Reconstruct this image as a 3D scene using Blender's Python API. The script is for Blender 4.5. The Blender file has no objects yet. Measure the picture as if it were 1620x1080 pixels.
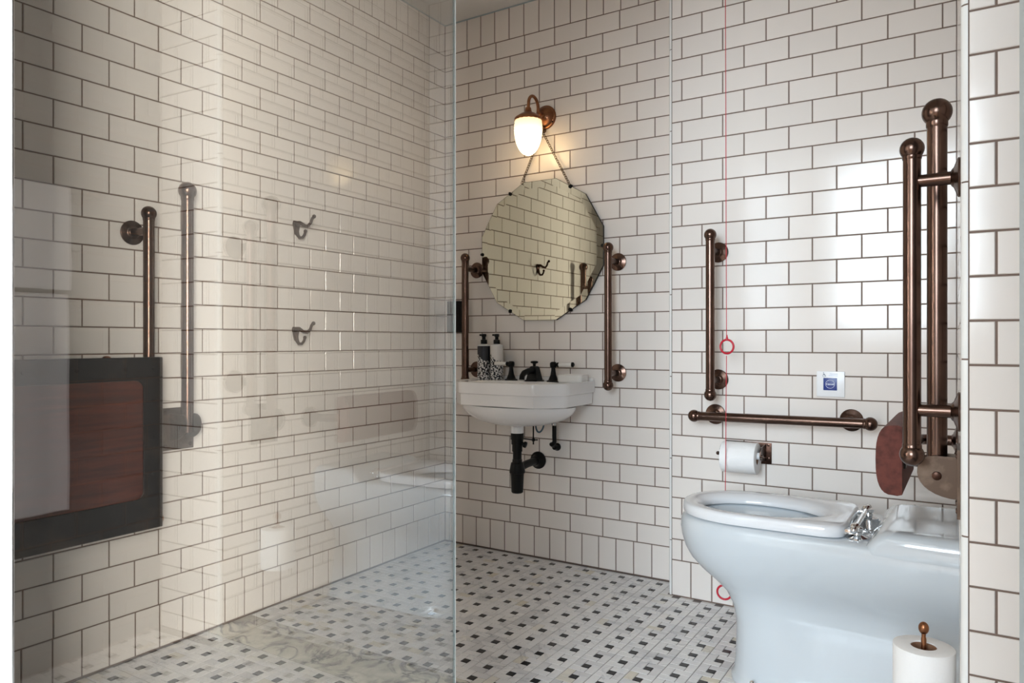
import bpy, bmesh, math, random
from mathutils import Vector, Matrix
random.seed(7)
PI = math.pi
scene = bpy.context.scene
COL = scene.collection

# ------------------------------------------------------------------ camera
CAM = Vector((2.1296, -2.7751, 0.9535)); YAW = math.radians(32.236); FPX = 1149.8
cd = bpy.data.cameras.new('camera'); cam = bpy.data.objects.new('camera', cd); COL.objects.link(cam)
cam.location = CAM; cam.rotation_euler = (PI/2, 0, YAW)
cd.sensor_width = 36; cd.lens = FPX/1620*36; cd.clip_start = 0.02
scene.camera = cam

# ------------------------------------------------------------------ exposure, sky, daylight
vs = scene.view_settings
vs.view_transform = 'Standard'; vs.look = 'None'; vs.gamma = 1; vs.use_curve_mapping = False
vs.exposure = -0.10
w = bpy.data.worlds.new('sky'); scene.world = w; w.use_nodes = True
w.node_tree.nodes['Background'].inputs[0].default_value = (0.55, 0.72, 1, 1)
w.node_tree.nodes['Background'].inputs[1].default_value = 1.0
def area_light(name, loc, rot, sx, sy, power, col):
    ld = bpy.data.lights.new(name, 'AREA'); ld.shape = 'RECTANGLE'; ld.size = sx; ld.size_y = sy
    ld.energy = power; ld.color = col
    o = bpy.data.objects.new(name, ld); COL.objects.link(o); o.location = loc; o.rotation_euler = rot
    return o
# daylight from the back window; the side light is added for the left wall
area_light('window_daylight_back', (2.13, -7.62, 2.15), (PI/2, 0, 0), 2.86, 2.06, 530, (0.80, 0.91, 1.0))
area_light('added_daylight_side', (3.92, -4.32, 1.40), (PI/2, 0, PI/2), 1.30, 1.66, 1040, (1.0, 0.90, 0.80))

# ------------------------------------------------------------------ materials
def new_mat(name):
    m = bpy.data.materials.new(name); m.use_nodes = True
    nt = m.node_tree; return m, nt, nt.nodes['Principled BSDF']
def mat(name, col, rough=0.4, metal=0.0, coat=0.0, spec=0.5, var=0.0, noise=None, bump=None, trans=0.0):
    """plain principled; var: per object and island value jitter; noise=(scale, colour, lo, hi) second colour; bump=(scale, strength)"""
    m, nt, p = new_mat(name); N, L = nt.nodes, nt.links
    p.inputs['Roughness'].default_value = rough; p.inputs['Metallic'].default_value = metal
    p.inputs['Coat Weight'].default_value = coat; p.inputs['Specular IOR Level'].default_value = spec
    p.inputs['Coat Roughness'].default_value = 0.05
    src = None
    rgb = N.new('ShaderNodeRGB'); rgb.outputs[0].default_value = (*col, 1); src = rgb.outputs[0]
    tc = N.new('ShaderNodeTexCoord')
    if noise:
        n = N.new('ShaderNodeTexNoise'); n.inputs['Scale'].default_value = noise[0]; n.inputs['Detail'].default_value = 6
        L.new(tc.outputs['Object'], n.inputs['Vector'])
        mr = N.new('ShaderNodeMapRange'); mr.inputs[1].default_value = noise[2]; mr.inputs[2].default_value = noise[3]
        L.new(n.outputs['Fac'], mr.inputs[0])
        mx = N.new('ShaderNodeMix'); mx.data_type = 'RGBA'; L.new(mr.outputs[0], mx.inputs[0]); L.new(src, mx.inputs[6])
        mx.inputs[7].default_value = (*noise[1], 1); src = mx.outputs[2]
    if var:
        oi = N.new('ShaderNodeObjectInfo'); ge = N.new('ShaderNodeNewGeometry')
        ad = N.new('ShaderNodeMath'); ad.operation = 'ADD'; L.new(oi.outputs['Random'], ad.inputs[0]); L.new(ge.outputs['Random Per Island'], ad.inputs[1])
        fr = N.new('ShaderNodeMath'); fr.operation = 'FRACT'; L.new(ad.outputs[0], fr.inputs[0])
        mr = N.new('ShaderNodeMapRange'); mr.inputs[3].default_value = 1-var; mr.inputs[4].default_value = 1+var*0.6; L.new(fr.outputs[0], mr.inputs[0])
        hs = N.new('ShaderNodeHueSaturation'); L.new(src, hs.inputs['Color']); L.new(mr.outputs[0], hs.inputs['Value']); src = hs.outputs[0]
    L.new(src, p.inputs['Base Color'])
    if bump:
        n = N.new('ShaderNodeTexNoise'); n.inputs['Scale'].default_value = bump[0]; n.inputs['Detail'].default_value = 3
        L.new(tc.outputs['Object'], n.inputs['Vector'])
        b = N.new('ShaderNodeBump'); b.inputs['Strength'].default_value = bump[1]; b.inputs['Distance'].default_value = 0.002
        L.new(n.outputs['Fac'], b.inputs['Height']); L.new(b.outputs[0], p.inputs['Normal'])
    if trans: p.inputs['Transmission Weight'].default_value = trans
    return m
M = {}
M['tile'] = mat('glazed_white_tile', (0.80, 0.750, 0.710), 0.125, var=0.035, bump=(18, 0.12))
M['shadetile'] = mat('shade_toned_tile', (0.13, 0.13, 0.13), 0.16, var=0.05)  # entrance wall tile, colour darkened to stand in for the shade there
M['grout'] = mat('brown_grout', (0.185, 0.132, 0.108), 0.9)
M['fgrout'] = mat('grey_floor_grout', (0.20, 0.18, 0.175), 0.9)
M['trim'] = mat('glazed_trim', (0.82, 0.83, 0.82), 0.10)
M['ceiling'] = mat('ceiling_paint', (0.72, 0.71, 0.69), 0.8)
M['paint'] = mat('pale_blue_white_paint', (0.38, 0.45, 0.49), 0.45)
M['wallpaint'] = mat('tan_wall_paint', (0.28, 0.22, 0.175), 0.7)
M['hallceiling'] = mat('hall_ceiling_paint', (0.45, 0.45, 0.44), 0.8)
M['boards'] = mat('oak_boards', (0.16, 0.11, 0.07), 0.5, noise=(3, (0.22, 0.15, 0.09), 0.4, 0.7))
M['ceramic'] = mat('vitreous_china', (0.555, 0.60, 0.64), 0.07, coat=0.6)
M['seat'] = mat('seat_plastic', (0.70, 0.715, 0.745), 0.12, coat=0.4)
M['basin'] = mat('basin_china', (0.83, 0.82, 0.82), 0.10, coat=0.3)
M['bronze'] = mat('antique_bronze', (0.150, 0.096, 0.076), 0.25, metal=1.0, noise=(9, (0.10, 0.060, 0.047), 0.35, 0.7))
M['darkbronze'] = mat('dark_bronze', (0.075, 0.040, 0.030), 0.33, metal=1.0, noise=(40, (0.035, 0.019, 0.014), 0.35, 0.65))
M['brass'] = mat('patinated_brass', (0.095, 0.066, 0.050), 0.46, metal=1.0, noise=(30, (0.17, 0.125, 0.095), 0.52, 0.72))
M['copper'] = mat('aged_copper', (0.36, 0.16, 0.08), 0.3, metal=1.0, noise=(30, (0.2, 0.085, 0.045), 0.4, 0.7))
M['black'] = mat('black_metal', (0.006, 0.006, 0.006), 0.35, spec=0.18)
M['steel'] = mat('blackened_steel', (0.028, 0.027, 0.028), 0.35, metal=0.8, noise=(18, (0.07, 0.05, 0.04), 0.5, 0.8))
M['chrome'] = mat('chrome', (0.8, 0.81, 0.82), 0.06, metal=1.0)
M['padwood'] = mat('stained_hardwood', (0.13, 0.036, 0.026), 0.6, spec=0.2, noise=(60, (0.065, 0.018, 0.013), 0.4, 0.75))
M['paper'] = mat('white_tissue', (0.86, 0.86, 0.86), 0.95, bump=(220, 0.35))
M['core'] = mat('cardboard_core', (0.25, 0.13, 0.075), 0.8)
M['red'] = mat('red_plastic', (0.52, 0.008, 0.03), 0.3)
M['blue'] = mat('blue_button', (0.004, 0.028, 0.21), 0.35)
M['wplastic'] = mat('white_plastic', (0.82, 0.83, 0.85), 0.3)
M['ink'] = mat('grey_print', (0.10, 0.13, 0.20), 0.5)
M['lightink'] = mat('white_print', (0.75, 0.80, 0.92), 0.5)
M['paleink'] = mat('pale_blue_print', (0.42, 0.47, 0.62), 0.5)
M['towel'] = mat('white_terry_towel', (0.62, 0.62, 0.66), 0.95, bump=(350, 0.9))
M['blackdot'] = mat('black_marble', (0.010, 0.012, 0.016), 0.16, var=0.2)
M['hose'] = mat('blue_grey_hose', (0.06, 0.12, 0.17), 0.4)
M['handle'] = mat('white_porcelain', (0.82, 0.80, 0.76), 0.15)
M['chain'] = mat('dull_brass_chain', (0.10, 0.065, 0.035), 0.4, metal=0.8)

def marble(name, base, vein, tint, scale, veinscale, rough, islands=True, vw=0.06):
    m, nt, p = new_mat(name); N, L = nt.nodes, nt.links
    tc = N.new('ShaderNodeTexCoord'); ge = N.new('ShaderNodeNewGeometry'); oi = N.new('ShaderNodeObjectInfo')
    vec = ge.outputs['Position']
    n1 = N.new('ShaderNodeTexNoise'); n1.inputs['Scale'].default_value = scale; n1.inputs['Detail'].default_value = 7; n1.inputs['Distortion'].default_value = 1.2
    L.new(vec, n1.inputs['Vector'])
    n2 = N.new('ShaderNodeTexNoise'); n2.inputs['Scale'].default_value = veinscale; n2.inputs['Detail'].default_value = 8; n2.inputs['Distortion'].default_value = 2.2
    L.new(vec, n2.inputs['Vector'])
    sb = N.new('ShaderNodeMath'); sb.operation = 'SUBTRACT'; L.new(n2.outputs['Fac'], sb.inputs[0]); sb.inputs[1].default_value = 0.5
    ab = N.new('ShaderNodeMath'); ab.operation = 'ABSOLUTE'; L.new(sb.outputs[0], ab.inputs[0])
    mr = N.new('ShaderNodeMapRange'); mr.inputs[1].default_value = 0; mr.inputs[2].default_value = vw; mr.inputs[3].default_value = 0.75; mr.inputs[4].default_value = 0
    L.new(ab.outputs[0], mr.inputs[0])
    n3 = N.new('ShaderNodeTexNoise'); n3.inputs['Scale'].default_value = veinscale*1.7; L.new(vec, n3.inputs['Vector'])
    r3 = N.new('ShaderNodeMapRange'); r3.inputs[1].default_value = 0.38; r3.inputs[2].default_value = 0.56; L.new(n3.outputs['Fac'], r3.inputs[0])
    mm = N.new('ShaderNodeMath'); mm.operation = 'MULTIPLY'; L.new(mr.outputs[0], mm.inputs[0]); L.new(r3.outputs[0], mm.inputs[1]); mr = mm
    m1 = N.new('ShaderNodeMix'); m1.data_type = 'RGBA'; m1.inputs[6].default_value = (*base, 1); m1.inputs[7].default_value = (*tint, 1)
    r1 = N.new('ShaderNodeMapRange'); r1.inputs[1].default_value = 0.42; r1.inputs[2].default_value = 0.72; L.new(n1.outputs['Fac'], r1.inputs[0]); L.new(r1.outputs[0], m1.inputs[0])
    m2 = N.new('ShaderNodeMix'); m2.data_type = 'RGBA'; L.new(mr.outputs[0], m2.inputs[0]); L.new(m1.outputs[2], m2.inputs[6]); m2.inputs[7].default_value = (*vein, 1)
    src = m2.outputs[2]
    if islands:
        ad = N.new('ShaderNodeMath'); ad.operation = 'ADD'; L.new(oi.outputs['Random'], ad.inputs[0]); L.new(ge.outputs['Random Per Island'], ad.inputs[1])
        fr = N.new('ShaderNodeMath'); fr.operation = 'FRACT'; L.new(ad.outputs[0], fr.inputs[0])
        cr = N.new('ShaderNodeValToRGB'); cr.color_ramp.interpolation = 'LINEAR'
        e = cr.color_ramp.elements; e[0].color = (0.78, 0.78, 0.80, 1); e[1].color = (1, 1, 1, 1)
        for pos, c in ((0.25, (0.95, 0.95, 0.96, 1)), (0.93, (1, 1, 1, 1)), (0.96, (0.86, 0.80, 0.66, 1))):
            q = e.new(pos); q.color = c
        L.new(fr.outputs[0], cr.inputs[0])
        mu = N.new('ShaderNodeMix'); mu.data_type = 'RGBA'; mu.blend_type = 'MULTIPLY'; mu.inputs[0].default_value = 1
        L.new(src, mu.inputs[6]); L.new(cr.outputs[0], mu.inputs[7]); src = mu.outputs[2]
    L.new(src, p.inputs['Base Color']); p.inputs['Roughness'].default_value = rough
    return m
M['bar'] = marble('white_marble_mosaic', (0.80, 0.79, 0.78), (0.50, 0.51, 0.54), (0.72, 0.72, 0.73), 9, 4, 0.22, True, 0.016)
M['slab'] = marble('veined_marble', (0.76, 0.74, 0.67), (0.045, 0.06, 0.10), (0.56, 0.55, 0.50), 7, 6.5, 0.15, False, 0.075)

def glass_mat(name, tint, f0):
    """thin clear glass: passes light straight on, mirrors it by Schlick's law"""
    m = bpy.data.materials.new(name); m.use_nodes = True; nt = m.node_tree; N, L = nt.nodes, nt.links
    N.remove(N['Principled BSDF']); out = N['Material Output']
    tr = N.new('ShaderNodeBsdfTransparent'); tr.inputs[0].default_value = (*tint, 1)
    gl = N.new('ShaderNodeBsdfGlossy'); gl.inputs['Roughness'].default_value = 0.0
    lw = N.new('ShaderNodeLayerWeight'); lw.inputs[0].default_value = 0.5
    pw = N.new('ShaderNodeMath'); pw.operation = 'POWER'; L.new(lw.outputs['Facing'], pw.inputs[0]); pw.inputs[1].default_value = 5
    mr = N.new('ShaderNodeMapRange'); mr.inputs[3].default_value = f0; mr.inputs[4].default_value = 1.0; L.new(pw.outputs[0], mr.inputs[0])
    mx = N.new('ShaderNodeMixShader'); L.new(mr.outputs[0], mx.inputs[0]); L.new(tr.outputs[0], mx.inputs[1]); L.new(gl.outputs[0], mx.inputs[2])
    L.new(mx.outputs[0], out.inputs['Surface']); return m
M['glass'] = glass_mat('shower_glass', (0.97, 0.982, 0.98), 0.215)
M['pane'] = glass_mat('window_glass', (0.98, 0.99, 0.99), 0.04)
M['edge'] = mat('polished_glass_edge', (0.60, 0.69, 0.71), 0.15)
M['mirror'] = mat('old_mirror_silver', (0.55, 0.545, 0.455), 0.012, metal=1.0)

def wood_mat(name, a, b, axis_scale, rough):
    m, nt, p = new_mat(name); N, L = nt.nodes, nt.links
    tc = N.new('ShaderNodeTexCoord'); mp = N.new('ShaderNodeMapping'); mp.inputs['Scale'].default_value = axis_scale
    L.new(tc.outputs['Object'], mp.inputs[0])
    n = N.new('ShaderNodeTexNoise'); n.inputs['Scale'].default_value = 5; n.inputs['Detail'].default_value = 8; n.inputs['Distortion'].default_value = 0.6
    L.new(mp.outputs[0], n.inputs['Vector'])
    cr = N.new('ShaderNodeValToRGB'); e = cr.color_ramp.elements; e[0].position = 0.3; e[0].color = (*a, 1); e[1].position = 0.7; e[1].color = (*b, 1)
    L.new(n.outputs['Fac'], cr.inputs[0]); L.new(cr.outputs[0], p.inputs['Base Color'])
    p.inputs['Roughness'].default_value = rough; p.inputs['Coat Weight'].default_value = 0.25; return m
M['mahogany'] = wood_mat('mahogany', (0.045, 0.008, 0.004), (0.115, 0.024, 0.011), (8, 1.2, 14), 0.35)

def blotch_mat(name, base, ink, top, zsplit):
    """printed bottle: ink blobs over base below a wavy line, plain 'top' colour above"""
    m, nt, p = new_mat(name); N, L = nt.nodes, nt.links
    tc = N.new('ShaderNodeTexCoord'); sx = N.new('ShaderNodeSeparateXYZ'); L.new(tc.outputs['Object'], sx.inputs[0])
    vo = N.new('ShaderNodeTexVoronoi'); vo.inputs['Scale'].default_value = 125; L.new(tc.outputs['Object'], vo.inputs['Vector'])
    st = N.new('ShaderNodeMath'); st.operation = 'LESS_THAN'; L.new(vo.outputs['Distance'], st.inputs[0]); st.inputs[1].default_value = 0.50
    mx = N.new('ShaderNodeMix'); mx.data_type = 'RGBA'; L.new(st.outputs[0], mx.inputs[0]); mx.inputs[6].default_value = (*base, 1); mx.inputs[7].default_value = (*ink, 1)
    sl = N.new('ShaderNodeMath'); sl.operation = 'MULTIPLY'; L.new(sx.outputs['X'], sl.inputs[0]); sl.inputs[1].default_value = 0.7
    ns = N.new('ShaderNodeTexNoise'); ns.inputs['Scale'].default_value = 60; L.new(tc.outputs['Object'], ns.inputs['Vector'])
    nm = N.new('ShaderNodeMath'); nm.operation = 'MULTIPLY'; nm.inputs[1].default_value = 0.035; L.new(ns.outputs['Fac'], nm.inputs[0])
    a1 = N.new('ShaderNodeMath'); L.new(sx.outputs['Z'], a1.inputs[0]); L.new(sl.outputs[0], a1.inputs[1])
    a2 = N.new('ShaderNodeMath'); L.new(a1.outputs[0], a2.inputs[0]); L.new(nm.outputs[0], a2.inputs[1])
    gt = N.new('ShaderNodeMath'); gt.operation = 'GREATER_THAN'; L.new(a2.outputs[0], gt.inputs[0]); gt.inputs[1].default_value = zsplit
    m2 = N.new('ShaderNodeMix'); m2.data_type = 'RGBA'; L.new(gt.outputs[0], m2.inputs[0]); L.new(mx.outputs[2], m2.inputs[6]); m2.inputs[7].default_value = (*top, 1)
    L.new(m2.outputs[2], p.inputs['Base Color']); p.inputs['Roughness'].default_value = 0.3; return m
M['bottle_dark'] = blotch_mat('black_bottle_print', (0.012, 0.013, 0.02), (0.72, 0.72, 0.72), (0.012, 0.014, 0.022), 0.118)
M['bottle_pale'] = blotch_mat('white_bottle_print', (0.72, 0.71, 0.70), (0.012, 0.016, 0.024), (0.74, 0.72, 0.70), 0.118)

def shade_mat():
    m = bpy.data.materials.new('frosted_cut_glass'); m.use_nodes = True; nt = m.node_tree; N, L = nt.nodes, nt.links
    N.remove(N['Principled BSDF']); out = N['Material Output']
    em = N.new('ShaderNodeEmission'); em.inputs[0].default_value = (1.0, 0.80, 0.52, 1); em.inputs[1].default_value = SHADE_GLOW
    tl = N.new('ShaderNodeBsdfTranslucent'); tl.inputs[0].default_value = (0.36, 0.345, 0.315, 1)
    gl = N.new('ShaderNodeBsdfGlossy'); gl.inputs['Roughness'].default_value = 0.25
    ad = N.new('ShaderNodeAddShader'); mx = N.new('ShaderNodeMixShader'); mx.inputs[0].default_value = 0.06
    L.new(tl.outputs[0], mx.inputs[1]); L.new(gl.outputs[0], mx.inputs[2]); L.new(mx.outputs[0], ad.inputs[0]); L.new(em.outputs[0], ad.inputs[1])
    L.new(ad.outputs[0], out.inputs['Surface']); return m
SHADE_GLOW = 0.14
M['shade'] = shade_mat()

# ------------------------------------------------------------------ mesh helpers (all build in world coordinates)
class G:
    """a bag of vertices and faces"""
    def __init__(s): s.v = []; s.f = []
    def add(s, vs, fs):
        b = len(s.v); s.v += [Vector(p) for p in vs]; s.f += [[i+b for i in q] for q in fs]; return s
    def box(s, lo, hi, bev=0.0):
        (x0, y0, z0), (x1, y1, z1) = lo, hi
        if bev <= 0:
            return s.add([(x0,y0,z0),(x1,y0,z0),(x1,y1,z0),(x0,y1,z0),(x0,y0,z1),(x1,y0,z1),(x1,y1,z1),(x0,y1,z1)],
                         [(0,3,2,1),(4,5,6,7),(0,1,5,4),(1,2,6,5),(2,3,7,6),(3,0,4,7)])
        bm = bmesh.new(); bmesh.ops.create_cube(bm, size=1)
        for v in bm.verts: v.co = Vector(((x0+x1)/2+v.co.x*(x1-x0), (y0+y1)/2+v.co.y*(y1-y0), (z0+z1)/2+v.co.z*(z1-z0)))
        bmesh.ops.bevel(bm, geom=bm.edges[:], offset=bev, segments=2, profile=0.6, affect='EDGES')
        bm.verts.index_update(); s.add([v.co.copy() for v in bm.verts], [[v.index for v in f.verts] for f in bm.faces]); bm.free(); return s
    def loft(s, rings, cap0=True, cap1=True, closed=True):
        n = len(rings[0]); vs = [p for r in rings for p in r]; fs = []
        for k in range(len(rings)-1):
            for i in range(n if closed else n-1):
                j = (i+1) % n; fs.append((k*n+i, k*n+j, (k+1)*n+j, (k+1)*n+i))
        if cap0: fs.append(tuple(range(n-1, -1, -1)))
        if cap1: fs.append(tuple((len(rings)-1)*n+i for i in range(n)))
        return s.add(vs, fs)
    def lathe(s, o, axis, prof, seg=28, cap0=True, cap1=True):
        """prof: (distance along axis, radius) pairs"""
        a = Vector(axis).normalized(); u = a.orthogonal().normalized(); v = a.cross(u); o = Vector(o)
        rings = [[o+a*t+(u*math.cos(2*PI*i/seg)+v*math.sin(2*PI*i/seg))*max(r, 1e-5) for i in range(seg)] for t, r in prof]
        return s.loft(rings, cap0, cap1)
    def ball(s, c, r, seg=20, rings=12, sc=(1,1,1)):
        c = Vector(c); R = [[c+Vector((r*math.sin(PI*(k+.02)/(rings+.04))*math.cos(2*PI*i/seg)*sc[0], r*math.sin(PI*(k+.02)/(rings+.04))*math.sin(2*PI*i/seg)*sc[1], -r*math.cos(PI*(k+.02)/(rings+.04))*sc[2])) for i in range(seg)] for k in range(rings+1)]
        return s.loft(R)
    def tube(s, path, r, seg=16, cap=True):
        P = [Vector(p) for p in path]; rings = []; t0 = (P[1]-P[0]).normalized(); u = t0.orthogonal().normalized()
        for k, p in enumerate(P):
            t = ((P[min(k+1, len(P)-1)]-P[k]).normalized()+(P[k]-P[max(k-1, 0)]).normalized()).normalized()
            u = (u-t*u.dot(t)).normalized(); v = t.cross(u); rr = r[k] if isinstance(r, (list, tuple)) else r
            rings.append([p+(u*math.cos(2*PI*i/seg)+v*math.sin(2*PI*i/seg))*rr for i in range(seg)])
        return s.loft(rings, cap, cap)
    def torus(s, c, n, R, r, seg=32, sub=10):
        n = Vector(n).normalized(); u = n.orthogonal().normalized(); v = n.cross(u); c = Vector(c); vs = []; fs = []
        for i in range(seg):
            a = 2*PI*i/seg; d = u*math.cos(a)+v*math.sin(a)
            for j in range(sub):
                b = 2*PI*j/sub; vs.append(c+d*(R+r*math.cos(b))+n*r*math.sin(b))
        for i in range(seg):
            for j in range(sub): fs.append((i*sub+j, ((i+1)%seg)*sub+j, ((i+1)%seg)*sub+(j+1)%sub, i*sub+(j+1)%sub))
        return s.add(vs, fs)
    def prism(s, pts, off):
        """closed outline pts extruded by vector off"""
        off = Vector(off); n = len(pts); a = [Vector(p) for p in pts]; b = [p+off for p in a]
        return s.loft([a, b])
def arc(c, u, v, r, a0, a1, n):
    c, u, v = Vector(c), Vector(u), Vector(v)
    return [c+u*(r*math.cos(a0+(a1-a0)*i/n))+v*(r*math.sin(a0+(a1-a0)*i/n)) for i in range(n+1)]

def finish(me, smooth=True, angle=38):
    bm = bmesh.new(); bm.from_mesh(me); bmesh.ops.recalc_face_normals(bm, faces=bm.faces[:]); bm.to_mesh(me); bm.free()
    if smooth:
        me.shade_smooth(); me.set_sharp_from_angle(angle=math.radians(angle))
ORG = {}
def obj(name, g, m, parent=None, at=None, smooth=True, angle=38, kind=None, label=None):
    """one mesh object from bag g; origin = the parent's origin, or 'at' for a top-level one"""
    o0 = ORG[parent.name] if parent else Vector(at if at else (0, 0, 0))
    me = bpy.data.meshes.new(name); me.from_pydata([tuple(p-o0) for p in g.v], [], g.f); finish(me, smooth, angle)
    me.materials.append(M[m] if isinstance(m, str) else m)
    o = bpy.data.objects.new(name, me); COL.objects.link(o); ORG[o.name] = o0
    if parent: o.parent = parent
    else: o.location = o0
    if kind: o['kind'] = kind
    if label: o['label'] = label
    return o
def thing(name, label, cat, at, group=None):
    o = bpy.data.objects.new(name, None); COL.objects.link(o); o.location = at; o.empty_display_size = 0.05
    ORG[o.name] = Vector(at); return tag(o, label, cat, group)
def tag(o, label, cat, group=None):
    o['label'] = label; o['category'] = cat
    if group: o['group'] = group
    return o
def struct(name, g, m, label=None, at=(0, 0, 0), parent=None, smooth=False):
    o = obj(name, g, m, parent, at=at, smooth=smooth)
    o['kind'] = 'structure'
    if label: o['label'] = label
    return o
FW = Vector((-math.sin(YAW), math.cos(YAW), 0)); RT = Vector((math.cos(YAW), math.sin(YAW), 0))
def project(p):
    q = Vector(p)-CAM; d = q.dot(FW)
    if d < 0.05: return None
    return 810+FPX*q.dot(RT)/d, 540.5-FPX*q.z/d, d

# ------------------------------------------------------------------ tiled walls
ROW = 0.078; JT = 0.0040; CEIL = 2.465
_tile_cache = {}
def tile_verts(wd, ht, b=0.0013):
    x, z = wd/2, ht/2
    v = [(-x,.006,-z),(x,.006,-z),(x,.006,z),(-x,.006,z), (-x,b,-z),(x,b,-z),(x,b,z),(-x,b,z),
         (-x+b,0,-z+b),(x-b,0,-z+b),(x-b,0,z-b),(-x+b,0,z-b)]
    f = [(0,1,5,4),(1,2,6,5),(2,3,7,6),(3,0,4,7),(4,5,9,8),(5,6,10,9),(6,7,11,10),(7,4,8,11),(8,9,10,11)]
    return v, f
def tile_mesh(wd, ht, m='tile'):
    k = (round(wd, 4), round(ht, 4), m)
    if k not in _tile_cache:
        me = bpy.data.meshes.new('tile'); v, f = tile_verts(wd, ht); me.from_pydata(v, [], f); me.materials.append(M[m]); _tile_cache[k] = me
    return _tile_cache[k]
def tiled_wall(name, O, phi, length, rows, label, thick=0.08, zmax=CEIL, u0=0.0, limit=300, ext=(0, 0), m='tile'):
    """O: floor point of the tile face at u=0; phi: direction of u; rows: (z0, z1, joint positions)"""
    g = G(); g.box((u0-ext[0], 0.0020, 0), (length+ext[1], thick, zmax))
    me = bpy.data.meshes.new(name); me.from_pydata([tuple(p) for p in g.v], [], g.f); finish(me, False); me.materials.append(M['grout'])
    wl = bpy.data.objects.new(name, me); COL.objects.link(wl); wl.location = (O[0], O[1], 0); wl.rotation_euler = (0, 0, phi)
    wl['kind'] = 'structure'; wl['label'] = label
    U = Vector((math.cos(phi), math.sin(phi), 0)); Nn = Vector((math.sin(phi), -math.cos(phi), 0)); O3 = Vector((O[0], O[1], 0))
    items = []
    for z0, z1, joints in rows:
        js = [u0]+[j for j in joints if u0+0.006 < j < length-0.006]+[length]
        for a, b in zip(js[:-1], js[1:]):
            wd, ht = b-a-JT, z1-z0-JT
            if wd < 0.004 or ht < 0.004: continue
            c = ((a+b)/2, (z0+z1)/2); P = O3+U*c[0]+Vector((0, 0, c[1]))
            p = project(P); area = 0
            if p and -40 < p[0] < 1660 and -30 < p[1] < 1110:
                area = wd*ht/(p[2]**2)*abs((CAM-P).normalized().dot(Nn))+1e-9
            items.append((area, c, wd, ht))
    items.sort(key=lambda t: -t[0])
    rest = G()
    for n, (ar, c, wd, ht) in enumerate(items):
        tx, tz, dy = random.gauss(0, .0016), random.gauss(0, .0016), random.uniform(-.0003, .0003)
        if n < limit:
            t = bpy.data.objects.new('tile', tile_mesh(wd, ht, m)); COL.objects.link(t); t.parent = wl
            t.location = (c[0], dy, c[1]); t.rotation_euler = (tx, 0, tz)
        else:
            v, f = tile_verts(wd, ht)
            rest.add([(c[0]+p[0], dy+p[1]+p[0]*tz-p[2]*tx, c[1]+p[2]) for p in v], f)
    if rest.v:
        me = bpy.data.meshes.new('tile'); me.from_pydata([tuple(p) for p in rest.v], [], rest.f); me.materials.append(M[m])
        t = bpy.data.objects.new('tile', me); COL.objects.link(t); t.parent = wl; t['kind'] = 'stuff'; t['label'] = 'remaining white tiles of this wall'
    return wl
def seq(a, step, lo, hi):
    k0 = math.floor((lo-a)/step); return [a+step*k for k in range(k0, k0+int((hi-lo)/step)+3) if lo < a+step*k < hi]
ZT = 28*ROW+.137                                    # underside of the top soldier course

# left wall A: face x=0, u = y + LA
LA = 2.36
rows = [(0.003, .137, [LA-.0444-.078*k for k in range(31)][::-1]), (ZT, CEIL, [LA-.0408-.0765*k for k in range(31)][::-1])]
for i in range(28):
    off = 0 if i % 2 else 1
    rows.append((ZT-ROW*(i+1), ZT-ROW*i, sorted(LA-.0765-.07645*k for k in range(off, 32, 2))))
tiled_wall('wall_left', (0, -LA), PI/2, LA, rows, 'long white tiled wall on the left, seen through the glass screen', ext=(.05, 0))
# back wall B: face y=0
rows = [(0.003, .137, seq(.1035, .0784, 0, 1.168)), (ZT, CEIL, seq(.1291, .078, 0, 1.168))]
for i in range(28):
    rows.append((ZT-ROW*(i+1), ZT-ROW*i, seq(.1385+(.0766 if i % 2 else 0), .1532, 0, 1.168)))
tiled_wall('wall_back', (0, 0), 0, 1.168, rows, 'white tiled end wall behind the basin and mirror', ext=(.08, .9))
# boxed-out wall C: face y=-.1455, X 1.168..2.095
XC0, XC1, YC = 1.168, 2.095, -.1455
zc = lambda i: ZT-.0796-ROW*i
rows = [(0.003, zc(27), seq(1.2539-XC0, .078, .014, XC1-XC0)), (zc(-1), CEIL, seq(1.2539-XC0, .078, .014, XC1-XC0))]
for i in range(-1, 27):
    rows.append((zc(i+1), zc(i), seq(1.2195-XC0+(.0761 if i % 2 else 0), .1522, .014, XC1-XC0)))
tiled_wall('wall_back_right', (XC0, YC), 0, XC1-XC0, rows, 'white tiled boxed-out wall behind the toilet', thick=.14, u0=.012)
# toilet wall D, very nearly edge-on, from C to the outer corner
D0 = Vector((2.095, YC, 0)); D1 = Vector((2.1155, -1.249, 0)); DU = (D1-D0).normalized(); DL = (D1-D0).length
DPHI = math.atan2(DU.y, DU.x); DN = Vector((math.sin(DPHI), -math.cos(DPHI), 0))
def dx(y): return D0.x+(D1.x-D0.x)*(YC-y)/(YC-D1.y)
ze = lambda i: .951+ROW*(7.5-i)
erows = lambda L, j0, a0: [(ze(i+1) if ze(i+1) > 0.01 else 0.003, min(ze(i), CEIL), seq(j0+(0 if i % 2 else .0765), .153, a0, L)) for i in range(-12, 20) if ze(i+1) < CEIL-.01 and ze(i) > 0.01]
tiled_wall('wall_right', D0, DPHI, DL, erows(DL, .05, 0), 'white tiled side wall that the toilet backs onto', ext=(.12, 0))
# nib E beside the door
XE0, XE1, YE = 2.1262, 2.40, -1.261
tiled_wall('wall_front_right', (XE0, YE), 0, XE1-XE0, erows(XE1-XE0, 2.168-XE0, 0), 'narrow white tiled nib at the right edge of the picture', thick=.06)
# entrance side wall F with the towels
tiled_wall('wall_entrance', (XE1, YE), -PI/2, 2.36+YE, erows(2.36+YE, .05, 0), 'tiled wall beside the doorway where the towels hang, its shade put into the tile colour', ext=(.06, .05), m='shadetile')

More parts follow.
